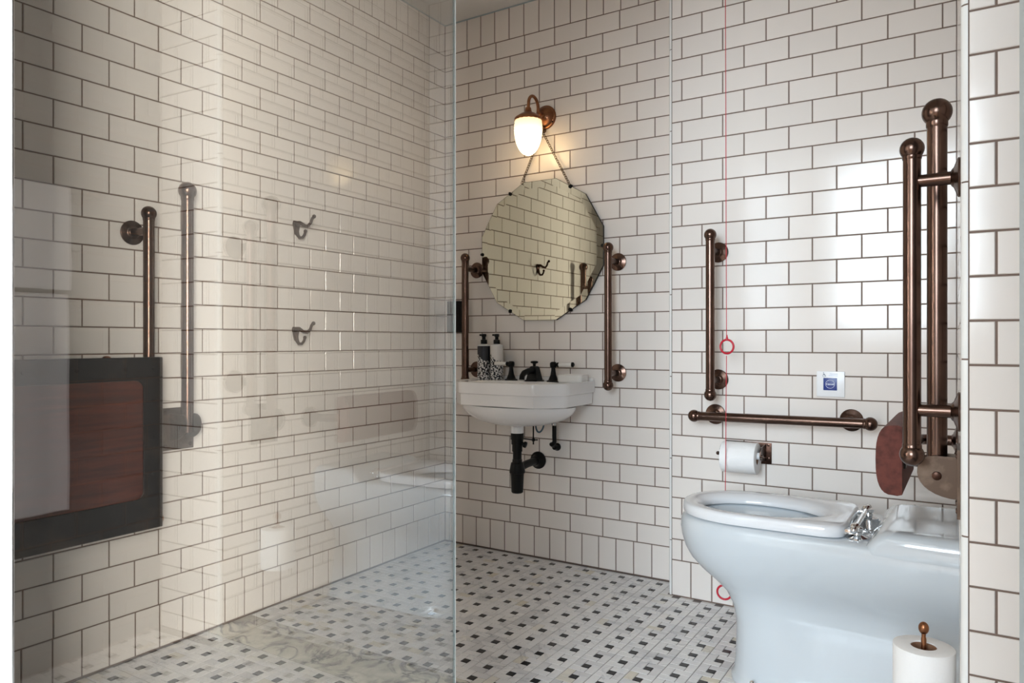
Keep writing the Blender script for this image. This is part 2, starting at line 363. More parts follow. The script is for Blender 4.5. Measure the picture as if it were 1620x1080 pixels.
# bullnose trims at the two outer corners
def bull(name, cx, cy, r, a0, a1, seglen, zoff, label):
    root = None; z = 0.003-zoff; k = 0
    while z < CEIL:
        g = G(); zz0, zz1 = max(z, .003), min(z+seglen-.003, CEIL)
        if zz1 > zz0:
            pts = [(cx+r*math.cos(a0+(a1-a0)*i/8), cy+r*math.sin(a0+(a1-a0)*i/8)) for i in range(9)]+[(cx, cy)]
            g.loft([[Vector((x, y, zz0)) for x, y in pts], [Vector((x, y, zz1)) for x, y in pts]])
            if root is None:
                gg = G(); gg.loft([[Vector((cx+(x-cx)*.86, cy+(y-cy)*.86, 0)) for x, y in pts], [Vector((cx+(x-cx)*.86, cy+(y-cy)*.86, CEIL)) for x, y in pts]])
                root = struct(name, gg, 'grout', label, at=(cx, cy, 0))
            obj('trim_tile', g, 'trim', root)
        z += seglen
bull('trim_1', 2.1262, -1.2500, .0112, -PI, -PI/2, .3135, .02, 'rounded white tile edging at the outer corner beside the spare roll')
bull('trim_2', 1.1800, YC+.0115, .0118, -PI, -PI/2, .307, .10, 'rounded white tile edging where the boxed wall steps forward')
g = G().box((1.1682, YC+.0118, 0), (1.1785, -.0005, CEIL)); struct('wall_return', g, 'tile', 'short white return of the boxed-out wall')

# caulk line at the ceiling
g = G().box((0.0002, -.005, CEIL-.004), (1.168, -.0002, CEIL)); struct('trim_3', g, 'paint', 'thin white sealant line above the back wall tiles')
g = G().box((0.0002, -2.36, CEIL-.004), (.005, -.005, CEIL)); struct('trim_4', g, 'paint', 'thin white sealant line above the left wall tiles')
g = G().box((-.1, -2.36, CEIL), (2.6, .1, CEIL+.08)); struct('ceiling', g, 'ceiling', 'flat pale ceiling of the bathroom')

# ------------------------------------------------------------------ floor
g = G().box((-.08, -2.62, -.10), (2.6, .08, -.0018)); floor = struct('floor', g, 'fgrout', 'marble mosaic floor with small black squares in pinwheel cells')
CELL = .0803; FX0 = .13-CELL/2-CELL*2; FY0 = -.046+CELL/2            # cell edges
FJ = .0021
BY0, BY1 = -1.285, -1.115                                              # marble band
bars, dots = [], []
def piece(x0, x1, y0, y1, lst, xlim, ylim):
    x0, x1 = max(x0, xlim[0]), min(x1, xlim[1]); y0, y1 = max(y0, ylim[0]), min(y1, ylim[1])
    wd, dp = x1-x0-FJ, y1-y0-FJ
    if wd < .004 or dp < .004: return
    lst.append(((x0+x1)/2, (y0+y1)/2, wd, dp))
def lay(xa, xb, ya, yb, ox, oy):
    a, wq = CELL, (CELL-.0245)/2
    nx0, nx1 = math.floor((xa-ox)/a), math.ceil((xb-ox)/a); ny0, ny1 = math.floor((ya-oy)/a), math.ceil((yb-oy)/a)
    for i in range(nx0, nx1):
        for j in range(ny0, ny1):
            x, y = ox+i*a, oy+j*a
            for (p, q, r, s, l) in ((0, wq, wq, a, bars), (wq, a, a-wq, a, bars), (a-wq, a, 0, a-wq, bars), (0, a-wq, 0, wq, bars), (wq, a-wq, wq, a-wq, dots)):
                piece(x+p, x+q, y+r, y+s, l, (xa, xb), (ya, yb))
lay(.003, 2.12, BY1+.002, -.004, FX0, FY0)
lay(.003, 2.40, -2.36, BY0-.002, -.006-CELL*1.5, -1.3145-CELL*.5)
def inside(x, y): return not (y > YC-.004 and x > XC0-.004) and not (x > dx(y)-.002 and y > YE)
bars = [b for b in bars if inside(b[0], b[1])]; dots = [b for b in dots if inside(b[0], b[1])]
def fpiece(wd, dp):
    x, y, b = wd/2, dp/2, .0008
    v = [(-x,-y,-.005),(x,-y,-.005),(x,y,-.005),(-x,y,-.005),(-x,-y,-b),(x,-y,-b),(x,y,-b),(-x,y,-b),(-x+b,-y+b,0),(x-b,-y+b,0),(x-b,y-b,0),(-x+b,y-b,0)]
    return v, [(0,1,5,4),(1,2,6,5),(2,3,7,6),(3,0,4,7),(4,5,9,8),(5,6,10,9),(6,7,11,10),(7,4,8,11),(8,9,10,11)]
_fc = {}
def lay_out(lst, nm, m, lab):
    def score(b):
        p = project((b[0], b[1], 0))
        if not p or not (0 < p[0] < 1500 and 0 < p[1] < 1085): return 0
        if b[0] > 1.56 and -.78 < b[1] < -.3: return 0
        return b[2]*b[3]/p[2]**3
    lst = sorted(lst, key=lambda b: -score(b)); rest = G()
    for n, (x, y, wd, dp) in enumerate(lst):
        v, f = fpiece(wd, dp); tx, ty, dz = random.gauss(0, .004), random.gauss(0, .004), random.uniform(-.0003, .0002)
        if n < 300:
            k = (nm, round(wd, 4), round(dp, 4))
            if k not in _fc:
                me = bpy.data.meshes.new(nm); me.from_pydata(v, [], f); me.materials.append(M[m]); _fc[k] = me
            o = bpy.data.objects.new(nm, _fc[k]); COL.objects.link(o); o.parent = floor; o.location = (x, y, dz); o.rotation_euler = (tx, ty, 0)
        else: rest.add([(x+p[0], y+p[1], dz+p[2]+p[1]*tx-p[0]*ty) for p in v], f)
    if rest.v:
        me = bpy.data.meshes.new(nm); me.from_pydata([tuple(p) for p in rest.v], [], rest.f); me.materials.append(M[m])
        o = bpy.data.objects.new(nm, me); COL.objects.link(o); o.parent = floor; o['kind'] = 'stuff'; o['label'] = lab
lay_out(bars, 'mosaic_bar', 'bar', 'remaining white marble bars of the floor')
lay_out(dots, 'mosaic_square', 'blackdot', 'remaining black squares of the floor')
g = G().box((.002, BY0, -.006), (2.12, BY1, .0006), .0012); obj('marble_strip', g, 'slab', floor, label='grey-veined marble strip crossing the mosaic')

# ------------------------------------------------------------------ door wall, door lining, room behind the camera
g = G(); g.box((-1.3, -2.62, 0), (1.145, -2.362, 3.4)); g.box((2.169, -2.62, 0), (3.9, -2.362, 3.4)); g.box((1.145, -2.62, 2.12), (2.169, -2.362, 3.4))
struct('wall_front', g, 'wallpaint', 'painted wall with the doorway the picture is taken through')
g = G(); g.box((1.145, -2.635, 0), (1.165, -2.360, 2.12), .002); struct('trim_5', g, 'paint', 'white painted door lining at the left edge of the picture')
g = G(); g.box((2.149, -2.635, 0), (2.169, -2.360, 2.12), .002); struct('trim_6', g, 'paint', 'white painted door lining at the right edge of the picture')
g = G(); g.box((1.165, -2.635, 2.10), (2.149, -2.360, 2.12), .002); struct('trim_7', g, 'paint', 'white painted door head lining')
g = G().box((-1.3, -7.6, -.1), (3.9, -2.622, -.002)); struct('floor_hall', g, 'boards', 'dark board floor of the room behind the doorway')
g = G().box((-1.3, -7.6, 3.4), (3.9, -2.3, 3.5)); struct('ceiling_hall', g, 'hallceiling', 'grey ceiling of the room behind the doorway')
g = G().box((-1.4, -7.6, 0), (-1.3, -2.36, 3.4)); struct('wall_hall_left', g, 'wallpaint', 'tan painted wall of the room behind the doorway')
def window_wall(name, fn, lab, wlab, nwin, size, hole):
    (a0, a1), (h0, h1) = hole; L0, L1 = size; g = G()
    for A0, A1, H0, H1 in ((L0, a0, 0, 3.4), (a1, L1, 0, 3.4), (a0, a1, 0, h0), (a0, a1, h1, 3.4)): g.box(*fn(A0, A1, 0, .1, H0, H1))
    struct(name, g, 'wallpaint', lab)
    g = G(); m = (a0+a1)/2; hm = (h0+h1)/2
    for A0, A1, H0, H1 in ((a0, a0+.05, h0, h1), (a1-.05, a1, h0, h1), (a0+.05, a1-.05, h0, h0+.05), (a0+.05, a1-.05, h1-.05, h1), (m-.012, m+.012, h0+.05, h1-.05), (a0+.05, a1-.05, hm-.02, hm+.02)):
        g.box(*fn(A0, A1, .03, .07, H0, H1))
    wn = struct(nwin, g, 'paint', wlab)
    for A0, A1 in ((a0+.05, m-.012), (m+.012, a1-.05)):
        for H0, H1 in ((h0+.05, hm-.02), (hm+.02, h1-.05)):
            obj('pane', G().box(*fn(A0, A1, .048, .052, H0, H1)), 'pane', wn, smooth=False)
window_wall('wall_hall_back', lambda a0, a1, t0, t1, z0, z1: ((a0, -7.5-t1, z0), (a1, -7.5-t0, z1)), 'tan painted window wall behind the camera', 'white sash window behind the camera', 'window_1', (-1.3, 3.8), ((.68, 3.60), (1.10, 3.20)))
window_wall('wall_hall_right', lambda a0, a1, t0, t1, z0, z1: ((3.8+t0, a0, z0), (3.8+t1, a1, z1)), 'tan painted side wall behind the camera', 'added white sash window behind the camera, there to light the left wall', 'added_window', (-7.6, -2.36), ((-4.99, -3.65), (.55, 2.25)))  # side wall's window is an unseen addition that lights the left wall

# ------------------------------------------------------------------ shower screen
def gx(y): return 1.075-.0329*y
t = thing('shower_screen', 'tall clear glass shower screen standing across the left of the picture', 'screen', (gx(-1.9), -1.9, .001))
y0, y1 = -2.3575, -1.4287; th = .003
pts = [Vector((gx(y0)-th, y0, .0015)), Vector((gx(y0)+th, y0, .0015)), Vector((gx(y1)+th, y1, .0015)), Vector((gx(y1)-th, y1, .0015))]
obj('pane', G().prism(pts, (0, 0, 2.10)), 'glass', t, smooth=False)
e0, e1 = y1, y1+.0035
pts = [Vector((gx(e0)-th, e0, .0015)), Vector((gx(e0)+th, e0, .0015)), Vector((gx(e1)+th, e1, .0015)), Vector((gx(e1)-th, e1, .0015))]
obj('polished_edge', G().prism(pts, (0, 0, 2.10)), 'edge', t, smooth=False, label='bright bluish polished glass edge')
obj('wall_channel', G().box((gx(y0)-.010, -2.3618, .0015), (gx(y0)+.010, -2.3572, 2.1015), .001), 'chrome', t, label='slim chrome wall channel')

# ------------------------------------------------------------------ grab rails
def flange(g, o, n):
    prof = [(0, .036)]
    for k in range(4): prof += [(.004+.002*k, .0365-.0052*k), (.0055+.002*k, .0335-.0052*k)]
    prof += [(.014, .016), (.016, .0125)]
    return g.lathe(o, n, prof, 32)
def grab_rail(a, b, nrm, off, fa, fb, label, r=.0155, group='bronze grab rails with ball ends'):
    """a, b: rail ends (ball centres) on the rail axis; nrm: wall normal; fa, fb: distance of the posts from each end"""
    a, b, nrm = Vector(a), Vector(b), Vector(nrm).normalized(); ax = (b-a).normalized()
    base = (a if a.z < b.z else b)-nrm*off
    t = thing('grab_rail', label, 'grab rail', base, group)
    obj('bar', G().lathe(a, ax, [(.012, r), ((b-a).length-.012, r)], 24), 'bronze', t)
    for p, s in ((a, 1), (b, -1)):
        obj('ball_end', G().ball(p, .0215).lathe(p+ax*s*.014, ax*s, [(0, r+.0012), (.005, r+.0012), (.007, r)], 24), 'bronze', t)
        d = fa if s == 1 else fb; q = p+ax*s*d
        obj('post', G().lathe(q-nrm*off+nrm*.002, nrm, [(0, .0125), (off-.004, .0115)], 20), 'bronze', t)
        obj('wall_flange', flange(G(), q-nrm*off, nrm), 'bronze', t)
    return t
NB = (0, -1, 0)
grab_rail((.899, -.1, .7772), (.899, -.1, 1.3307), NB, .1, .047, .049, 'vertical bronze grab rail to the right of the mirror')
grab_rail((.188, -.095, .7772), (.188, -.095, 1.333), NB, .095, .047, .049, 'dark vertical grab rail to the left of the mirror, next to the glass edge')
grab_rail((1.357, -.245, .7663), (1.357, -.245, 1.3279), NB, .0995, .05, .052, 'vertical bronze grab rail beside the red pull cord ring')
grab_rail((1.299, -.245, .6896), (1.864, -.245, .6945), NB, .0995, .048, .066, 'horizontal bronze grab rail above the toilet roll')
yr = -1.205
grab_rail((2.036, yr, .739), (2.036, yr, 1.318), DN, dx(yr)-2.036, .085, .062, 'thin vertical grab rail in front of the raised support rail on the right')
grab_rail((.088, -1.538, .772), (.088, -1.538, 1.3295), (1, 0, 0), .088, .05, .05, 'vertical grab rail rising behind the folded shower bench')

# ------------------------------------------------------------------ hinged support rails, folded up
def support_rail(base, nrm, off, ztop, label, r=.0182, sgn=1):
    """base: wall point at hinge height"""
    n = Vector(nrm).normalized(); b = Vector(base); s = Vector((0, 0, 1)).cross(n).normalized()
    t = thing('support_rail', label, 'support rail', b-Vector((0, 0, .085)), 'hinged support rails folded up')
    c = b+n*off
    obj('bar', G().lathe(c-Vector((0, 0, .02)), (0, 0, 1), [(0, r), (ztop-b.z, r)], 28), 'bronze', t)
    top = Vector((c.x, c.y, ztop-.012))
    obj('ball_end', G().ball(top, .0275, 28, 16).lathe(top-Vector((0, 0, .031)), (0, 0, 1), [(0, r), (.003, r+.0015), (.012, r+.0015)], 28), 'bronze', t)
    # wall plate
    pl = G(); o0 = b+n*.0005
    pts = [o0+s*u+Vector((0, 0, z)) for u, z in ((-.055, -.078), (.055, -.078), (.055, .055), (-.055, .055))]
    wp = obj('wall_plate', pl.prism(pts, n*.005), 'brass', t)
    for u in (-.043, .043):
        for z in (-.064, .042):
            obj('screw', G().lathe(o0+s*u+Vector((0, 0, z))+n*.0045, n, [(0, .006), (.002, .0055), (.003, .003)], 14), 'bronze', wp)
    # two cheeks with a rounded nose, cut back to the wall below
    for q in (-1, 1):
        w0 = b+s*(q*.024-.002)
        prof = [(0.004, .037), (off+.004, .037)]+[(off+.004+.030*math.sin(a), .007+.030*math.cos(a)) for a in [.35*k for k in range(1, 5)]]
        prof += [(off+.034-(off+.030)*(1-math.cos(a)), .002-.048*math.sin(a)) for a in [PI/2*k/8 for k in range(9)]]
        ck = obj('hinge_cheek', G().prism([w0+n*d+Vector((0, 0, z)) for d, z in prof], s*.004), 'brass', t, smooth=False)
        obj('hinge_screw', G().lathe(c+s*(q*.026)-Vector((0, 0, .002)), s*q, [(-.001, .009), (.0025, .0085), (.0032, .007)], 18), 'darkbronze', ck)
    return t
ysr = -1.085
support_rail((dx(ysr), ysr, .690), DN, dx(ysr)-2.073, 1.425, 'thick bronze support rail folded up beside the toilet, ball end topmost')
support_rail((0.0, -1.392, .690), (1, 0, 0), .056, 1.437, 'thick bronze support rail folded up beside the shower bench')

# ------------------------------------------------------------------ toilet
YT = -.64; XW = 2.1085
def ring_d(uf, b, hb, z, n=104, ub=0.0, sq=2.3):
    """D outline: straight back at u=ub with half width hb, widening to b, rounded front at u=uf"""
    pts = []; uc = uf-b*1.25
    if uc < ub+.05: uc = ub+.05
    m = n//2
    # half outline from back to nose
    half = []
    for i in range(m//2):
        t = i/(m//2); k = t*t*(3-2*t); half.append((ub+(uc-ub)*t, hb+(b-hb)*k))
    for i in range(m//2+1):
        a = PI/2*(1-i/(m//2)); c, s_ = math.cos(a), math.sin(a)
        half.append((uc+(uf-uc)*c**(2/sq), b*max(s_, 0)**(2/sq)))
    full = half+[(u, -v) for u, v in half[-2:0:-1]]+[(half[0][0], -half[0][1])]
    return [Vector((XW-u, YT-v, z)) for u, v in full]
toilet = thing('toilet', 'white back-to-wall toilet with its seat down', 'toilet', (1.75, YT, .001))
levels = [(.0012, .562, .134, .134), (.012, .562, .134, .134), (.022, .555, .127, .127), (.06, .551, .122, .121), (.12, .549, .114, .112), (.17, .550, .107, .104), (.21, .560, .104, .101),
          (.245, .580, .108, .107), (.275, .614, .120, .124), (.305, .652, .141, .152), (.335, .681, .156, .177), (.365, .697, .169, .196), (.395, .705, .178, .207), (.42, .708, .182, .2105), (.440, .706, .183, .2105), (.451, .701, .180, .208), (.4575, .692, .172, .200)]
R = [ring_d(uf, b, hb, z) for z, uf, b, hb in levels]
n = len(R[0])
def ell(cu, a, b, z):
    """ellipse with points matched to the D outline by bearing"""
    out = []
    for p in R[-1]:
        ang = math.atan2((YT-p.y)/b, ((XW-p.x)-cu)/a); out.append(Vector((XW-(cu+a*math.cos(ang)), YT-b*math.sin(ang), z)))
    return out
R += [ell(.485, .185, .125, .4578), ell(.487, .172, .113, .452), ell(.487, .168, .11, .42), ell(.49, .155, .10, .36), ell(.50, .125, .082, .29), ell(.51, .09, .06, .25), ell(.51, .05, .035, .243)]
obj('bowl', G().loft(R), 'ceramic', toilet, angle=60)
# raised ledge at the back
def ledge(u1, z, inset):
    """outline of the raised ledge, flush with the flank of the bowl"""
    uc = .707-.183*1.25; r = .026; half = []
    def side(u):
        t = min(u/uc, 1); return .2105+(.1825-.2105)*t*t*(3-2*t)-inset
    ue = u1-inset*.8
    for k in range(7): half.append((max(ue-r, .05)*k/6, side(max(ue-r, .05)*k/6)))
    hw = side(ue-r)
    half += [(ue-r+r*math.sin(a), hw-r+r*math.cos(a)) for a in [PI/2*k/7 for k in range(1, 8)]]
    full = half+[(u, -v) for u, v in half[::-1]]
    return [Vector((XW-u, YT-v, z)) for u, v in full]
LV = [(.425, .200, .004), (.440, .199, .0002), (.452, .196, -.0003), (.462, .190, .0), (.472, .183, .0006), (.481, .177, .0025), (.489, .171, .007), (.4945, .166, .014), (.4975, .162, .023), (.4985, .158, .040)]
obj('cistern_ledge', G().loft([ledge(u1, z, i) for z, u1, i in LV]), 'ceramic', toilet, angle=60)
# seat
NS = 120; SU = .4975
def seat_outer(k):
    a = 2*PI*k/NS; c, s_ = math.cos(a), math.sin(a); nn = 2.15 if c > 0 else 9.0; la = .2045 if c > 0 else .2535
    r = ((abs(c)/la)**nn+(abs(s_)/.1715)**nn)**(-1/nn); return SU+r*c, r*s_
def seat_inner(k):
    a = 2*PI*k/NS; c, s_ = math.cos(a), math.sin(a); la = .1535 if c > 0 else .1785
    r = ((c/la)**2+(s_/.108)**2)**-.5; return SU+r*c, r*s_
prof = [(.10, .4605), (.02, .461), (0, .465), (-.012, .474), (0, .483), (.05, .4885), (.14, .4907), (.42, .4900), (.72, .4860), (.90, .4780), (1.0, .468), (.98, .462), (.9, .4600)]
rings = []
for s_, z in prof:
    rr = []
    for k in range(NS):
        (a, b), (c, d) = seat_outer(k), seat_inner(k)
        L_ = math.hypot(a-c, b-d); s2 = s_ if s_ > 1 or s_ < 0 else s_
        e = s2*min(L_, .075)/L_ if s2 < .2 else s2
        if s2 >= .2:                       # keep the wide rear of the seat flat: inner bevel only near the opening
            e = 1-(1-s2)*min(L_, .075)/L_
            e = max(e, .2*min(L_, .075)/L_)
        rr.append(Vector((XW-(a+(c-a)*e), YT-(b+(d-b)*e), z)))
    rings.append(rr)
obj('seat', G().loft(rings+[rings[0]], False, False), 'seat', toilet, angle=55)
# chrome hinges
hg = obj('seat_hinge', G().lathe((1.884, YT-.150, .4835), (0, 1, 0), [(0, .0035), (.002, .0065), (.298, .0065), (.30, .0035)], 16), 'chrome', toilet)
for q in (-1, 1):
    yy = YT+q*.122
    obj('hinge_post', G().lathe((1.888, yy, .4572), (0, 0, 1), [(0, .026), (.004, .026), (.007, .018), (.010, .011), (.016, .010), (.020, .014), (.028, .014), (.032, .006)], 22).ball((1.884, yy, .4835), .013), 'chrome', hg)
    obj('hinge_arm', G().box((1.858, yy-.013, .468), (1.884, yy+.013, .480), .003), 'chrome', hg)
    obj('hinge_cap', G().ball((1.884, YT+q*.150, .4835), .0095, 14, 10), 'chrome', hg)
obj('floor_screw', G().lathe((1.632, -.7655, .03), (-.1, -1, .15), [(0, .008), (.004, .0075), (.007, .004)], 14), 'chrome', toilet, label='small chrome fixing cap low on the side')

# wooden back rest on a bent tube
t = thing('back_rest', 'red-brown wooden back rest pad on a bent bronze tube behind the toilet', 'back rest', (2.06, -.65, .585))
zc0, zc1 = .592, .757; zm = (zc0+zc1)/2
hh = (zc1-zc0)/2; prof = []
for k in range(17):
    a = -PI/2+PI*k/16; prof.append((1.985-.046*math.copysign(abs(math.cos(a))**.55, 1), zm+hh*math.copysign(abs(math.sin(a))**.8, math.sin(a))))
prof += [(1.995, zm+hh*.96), (1.995, zm-hh*.96)]
g = G(); g.loft([[Vector((x, y, z)) for x, z in prof] for y in (-.855, -.445)])
obj('pad', g, 'padwood', t, angle=30)
g = G()
def restarm(yend, sg):
    c = Vector((2.030, yend, .680))
    return [Vector((2.004, yend+.14*sg, .680)), Vector((2.006, yend+.05*sg, .680))]+arc((2.046, yend+.04*sg, .680), (-1, 0, 0), (0, -sg, 0), .040, 0, PI/2, 8)+[Vector((dx(yend)-.004, yend, .680))]
for yend, sg in ((-.87, 1), (-.43, -1)):
    obj('bent_tube', G().tube(restarm(yend, sg), .0145, 16), 'bronze', t)
    obj('wall_flange', flange(G(), (dx(yend), yend, .680), DN), 'bronze', t)
    obj('mounting_block', G().box((1.9935, yend+.075*sg-.018, .650), (2.000, yend+.075*sg+.018, .712), .002), 'black', t)

# ------------------------------------------------------------------ basin with taps and waste
BX0, BX1, BF = .245, .795, -.355
bc = Vector(((BX0+BX1)/2, -.190, 0))
basin_poly = [(BX0, -.001), (BX0, -.257), (BX0+.10, BF), (BX1-.10, BF), (BX1, -.257), (BX1, -.001)]
NBAS = 96
def poly_ring(sx, sy, z, inset=0.0):
    """outline shrunk by inset, sampled by bearing"""
    P = [Vector((x, y)) for x, y in basin_poly]; c = Vector((bc.x, bc.y)); out = []
    for k in range(NBAS):
        a = 2*PI*k/NBAS; d = Vector((math.cos(a), math.sin(a))); best = 9
        for i in range(6):
            p, q = P[i], P[(i+1) % 6]; e = (q-p).normalized(); nn = Vector((e.y, -e.x))
            if nn.dot(p-c) < 0: nn = -nn
            dist = nn.dot(p-c)-(inset if i != 5 else min(inset, .0)); dn = d.dot(nn)
            if dn > 1e-6: best = min(best, dist/dn)
        out.append(Vector((c.x+d.x*best, c.y+d.y*best, z)))
    return out
def ell_ring(cx, cy, a, b, z): return [Vector((cx+a*math.cos(2*PI*k/NBAS), cy+b*math.sin(2*PI*k/NBAS), z)) for k in range(NBAS)]
def mixr(A, B, f, z): return [Vector((p.x+(q.x-p.x)*f, p.y+(q.y-p.y)*f, z)) for p, q in zip(A, B)]
basin = thing('wash_basin', 'white angular wall-hung basin with stepped rim', 'basin', (bc.x, -.005, .58))
zt = .7885; zb = .690
base_r = poly_ring(1, 1, zb, .016); drain = ell_ring(.528, -.195, .030, .030, .585)
rings = [[Vector(p) for p in ell_ring(.528, -.195, .0275, .0275, .572)], ell_ring(.528, -.195, .0285, .0285, .600)]
bowl_out = ell_ring(.520, -.185, .235, .150, zb)
for k in range(10, -1, -1):
    a = PI/2*k/10          # k=10 bottom
    r = math.cos(a); zz = .688-(.688-.603)*math.sin(a)
    E = ell_ring(.520+.004*r, -.185, .040+.222*r, .036+.128*r, zz)
    rings.append(E)
rings += [poly_ring(1, 1, .6895, .030), poly_ring(1, 1, .6905, .014), poly_ring(1, 1, .693, .009), poly_ring(1, 1, .735, .008), poly_ring(1, 1, .7375, .0085), poly_ring(1, 1, .7395, .004), poly_ring(1, 1, .742, .001), poly_ring(1, 1, .782, 0), poly_ring(1, 1, .786, .001), poly_ring(1, 1, zt, .005)]
rings += [poly_ring(1, 1, zt-.0002, .018), poly_ring(1, 1, zt-.003, .022)]
rings += [ell_ring(.520, -.222, .215, .108, zt-.004), ell_ring(.520, -.222, .205, .100, zt-.012), ell_ring(.520, -.220, .185, .086, zt-.06), ell_ring(.520, -.215, .13, .062, zt-.105), ell_ring(.522, -.205, .04, .03, zt-.125)]
obj('bowl', G().loft(rings), 'basin', basin, angle=30)
obj('upstand', G().box((BX0+.004, -.022, zt-.006), (BX1-.004, -.0008, zt+.012), .004), 'basin', basin)

td = -.088; tz = zt-.0045
tap = thing('basin_tap', 'black three-piece basin tap with white porcelain lever handles', 'tap', (.5484, td, tz))
def valve(x, sgn):
    v = obj('valve', G().lathe((x, td, tz), (0, 0, 1), [(0, .0285), (.004, .0285), (.007, .021), (.016, .0175), (.028, .0125), (.045, .0095), (.058, .0085), (.060, .012), (.064, .0145), (.078, .0145), (.083, .010), (.084, .004)], 24), 'black', tap)
    c = Vector((x, td, tz+.071)); d = Vector((sgn, .05, .02)).normalized()
    obj('lever', G().lathe(c, d, [(.008, .005), (.016, .0085), (.022, .0105), (.026, .0075)], 18), 'black', v)
    obj('lever_tip', G().lathe(c, d, [(.086, .0105), (.092, .0105), (.096, .006)], 18), 'black', v)
    obj('porcelain_grip', G().lathe(c, d, [(.026, .0075), (.05, .0088), (.082, .0102), (.087, .0098)], 18), 'handle', v, label='white porcelain grip')
valve(.431, -1); valve(.6412, 1)
g = G()
def sqr(cx, cy, h, z): return [Vector((cx+a*h, cy+b*h, z)) for a, b in ((-1, -1), (1, -1), (1, 1), (-1, 1))]
g.loft([sqr(.5484, td, h, tz+z) for z, h in ((0, .031), (.004, .031), (.006, .026), (.05, .0175), (.062, .0135), (.064, .009))])
sp = obj('spout_body', g, 'black', tap, smooth=False)
spout = [Vector((.5484, td-.005, tz+.044)), Vector((.5484, td-.05, tz+.045)), Vector((.5484, td-.085, tz+.038)), Vector((.5484, td-.100, tz+.026)), Vector((.5484, td-.104, tz+.010))]
obj('spout', G().tube(spout, [.014, .0125, .012, .0115, .012], 12), 'black', sp)
obj('pop_up_knob', G().lathe((.5484, td, tz+.062), (0, 0, 1), [(0, .006), (.012, .007), (.016, .016), (.021, .017), (.024, .012), (.0245, .004)], 20), 'black', sp)

t = thing('soap_dish', 'small white ceramic soap dish on the right of the basin deck', 'soap dish', (.732, -.085, tz+.0005))
def rrect(cx, cy, a, b, r, z, n=5):
    P = []
    for sx, sy, a0 in ((1, 1, 0), (-1, 1, PI/2), (-1, -1, PI), (1, -1, 1.5*PI)):
        for k in range(n+1): q = a0+PI/2*k/n; P.append(Vector((cx+sx*(a-r)+r*math.cos(q), cy+sy*(b-r)+r*math.sin(q), z)))
    return P
dz = tz+.0008
obj('dish', G().loft([rrect(.732, -.085, .052, .034, .012, dz), rrect(.732, -.085, .056, .038, .014, dz+.004), rrect(.732, -.085, .058, .040, .016, dz+.029), rrect(.732, -.085, .054, .036, .014, dz+.032), rrect(.732, -.085, .048, .030, .012, dz+.024), rrect(.732, -.085, .040, .024, .012, dz+.020)]), 'handle', t, angle=50)

def bottle(x, y, m, label):
    z = tz+.0006; t = thing('soap_bottle', label, 'bottle', (x, y, z), 'soap pump bottles on the basin')
    obj('body', G().lathe((x, y, z), (0, 0, 1), [(0, .026), (.002, .029), (.006, .0295), (.145, .0295), (.150, .028), (.153, .022)], 32), m, t)
    obj('shoulder', G().lathe((x, y, z+.153), (0, 0, 1), [(-.004, .0286), (0, .0275), (.004, .014), (.006, .012)], 24), 'wplastic', t)
    pm = obj('pump_collar', G().lathe((x, y, z+.158), (0, 0, 1), [(0, .0145), (.018, .0145), (.020, .008), (.034, .0075)], 20), 'black', t)
    obj('pump_head', G().lathe((x, y, z+.190), (0, 0, 1), [(0, .010), (.002, .0115), (.012, .011), (.013, .008)], 18).box((x-.022, y-.005, z+.194), (x, y+.005, z+.202), .002), 'black', pm)
bottle(.2775, -.075, 'bottle_dark', 'black soap pump bottle with white floral print, nearer the glass edge')
bottle(.338, -.062, 'bottle_pale', 'white soap pump bottle with black floral print, nearer the taps')

trap = thing('bottle_trap', 'black bottle trap and waste pipe under the basin', 'waste trap', (.5285, -.195, .322))
tx_, ty_ = .5285, -.195
obj('tail_pipe', G().lathe((tx_, ty_, .44), (0, 0, 1), [(0, .0185), (.055, .0185), (.055, .0215), (.085, .0215), (.085, .025), (.105, .025), (.105, .0275), (.132, .0275)], 24), 'black', trap)
obj('bottle', G().lathe((tx_, ty_, .322), (0, 0, 1), [(0, .021), (.004, .0245), (.075, .028), (.082, .029), (.084, .033), (.09, .033), (.125, .0265), (.128, .021), (.14, .020)], 28), 'black', trap)
obj('outlet_pipe', G().tube([Vector((tx_, ty_, .424)), Vector((tx_-.002, ty_+.03, .424)), Vector((.523, -.11, .4295)), Vector((.5195, -.05, .4307)), Vector((.5181, -.003, .4307))], .0165, 18), 'black', trap)
obj('wall_flange', G().lathe((.5181, 0, .4307), NB, [(0, .038), (.006, .038), (.012, .030), (.022, .022), (.035, .0195)], 30), 'black', trap)
obj('overflow_knob', G().lathe((tx_+.018, ty_, .530), (1, .2, -.3), [(0, .008), (.014, .008), (.014, .013), (.024, .013), (.026, .008)], 16), 'black', trap)
pr = obj('pop_up_rod', G().tube([(.5505, -.1, .640), (.5505, -.1, .514)], .0032, 10), 'black', trap)
obj('linkage', G().tube([(tx_+.02, ty_+.01, .549), (.5505, -.1, .533), (.556, -.075, .531)], .003, 8).ball((.5505, -.1, .5335), .008, 12, 8), 'black', pr)

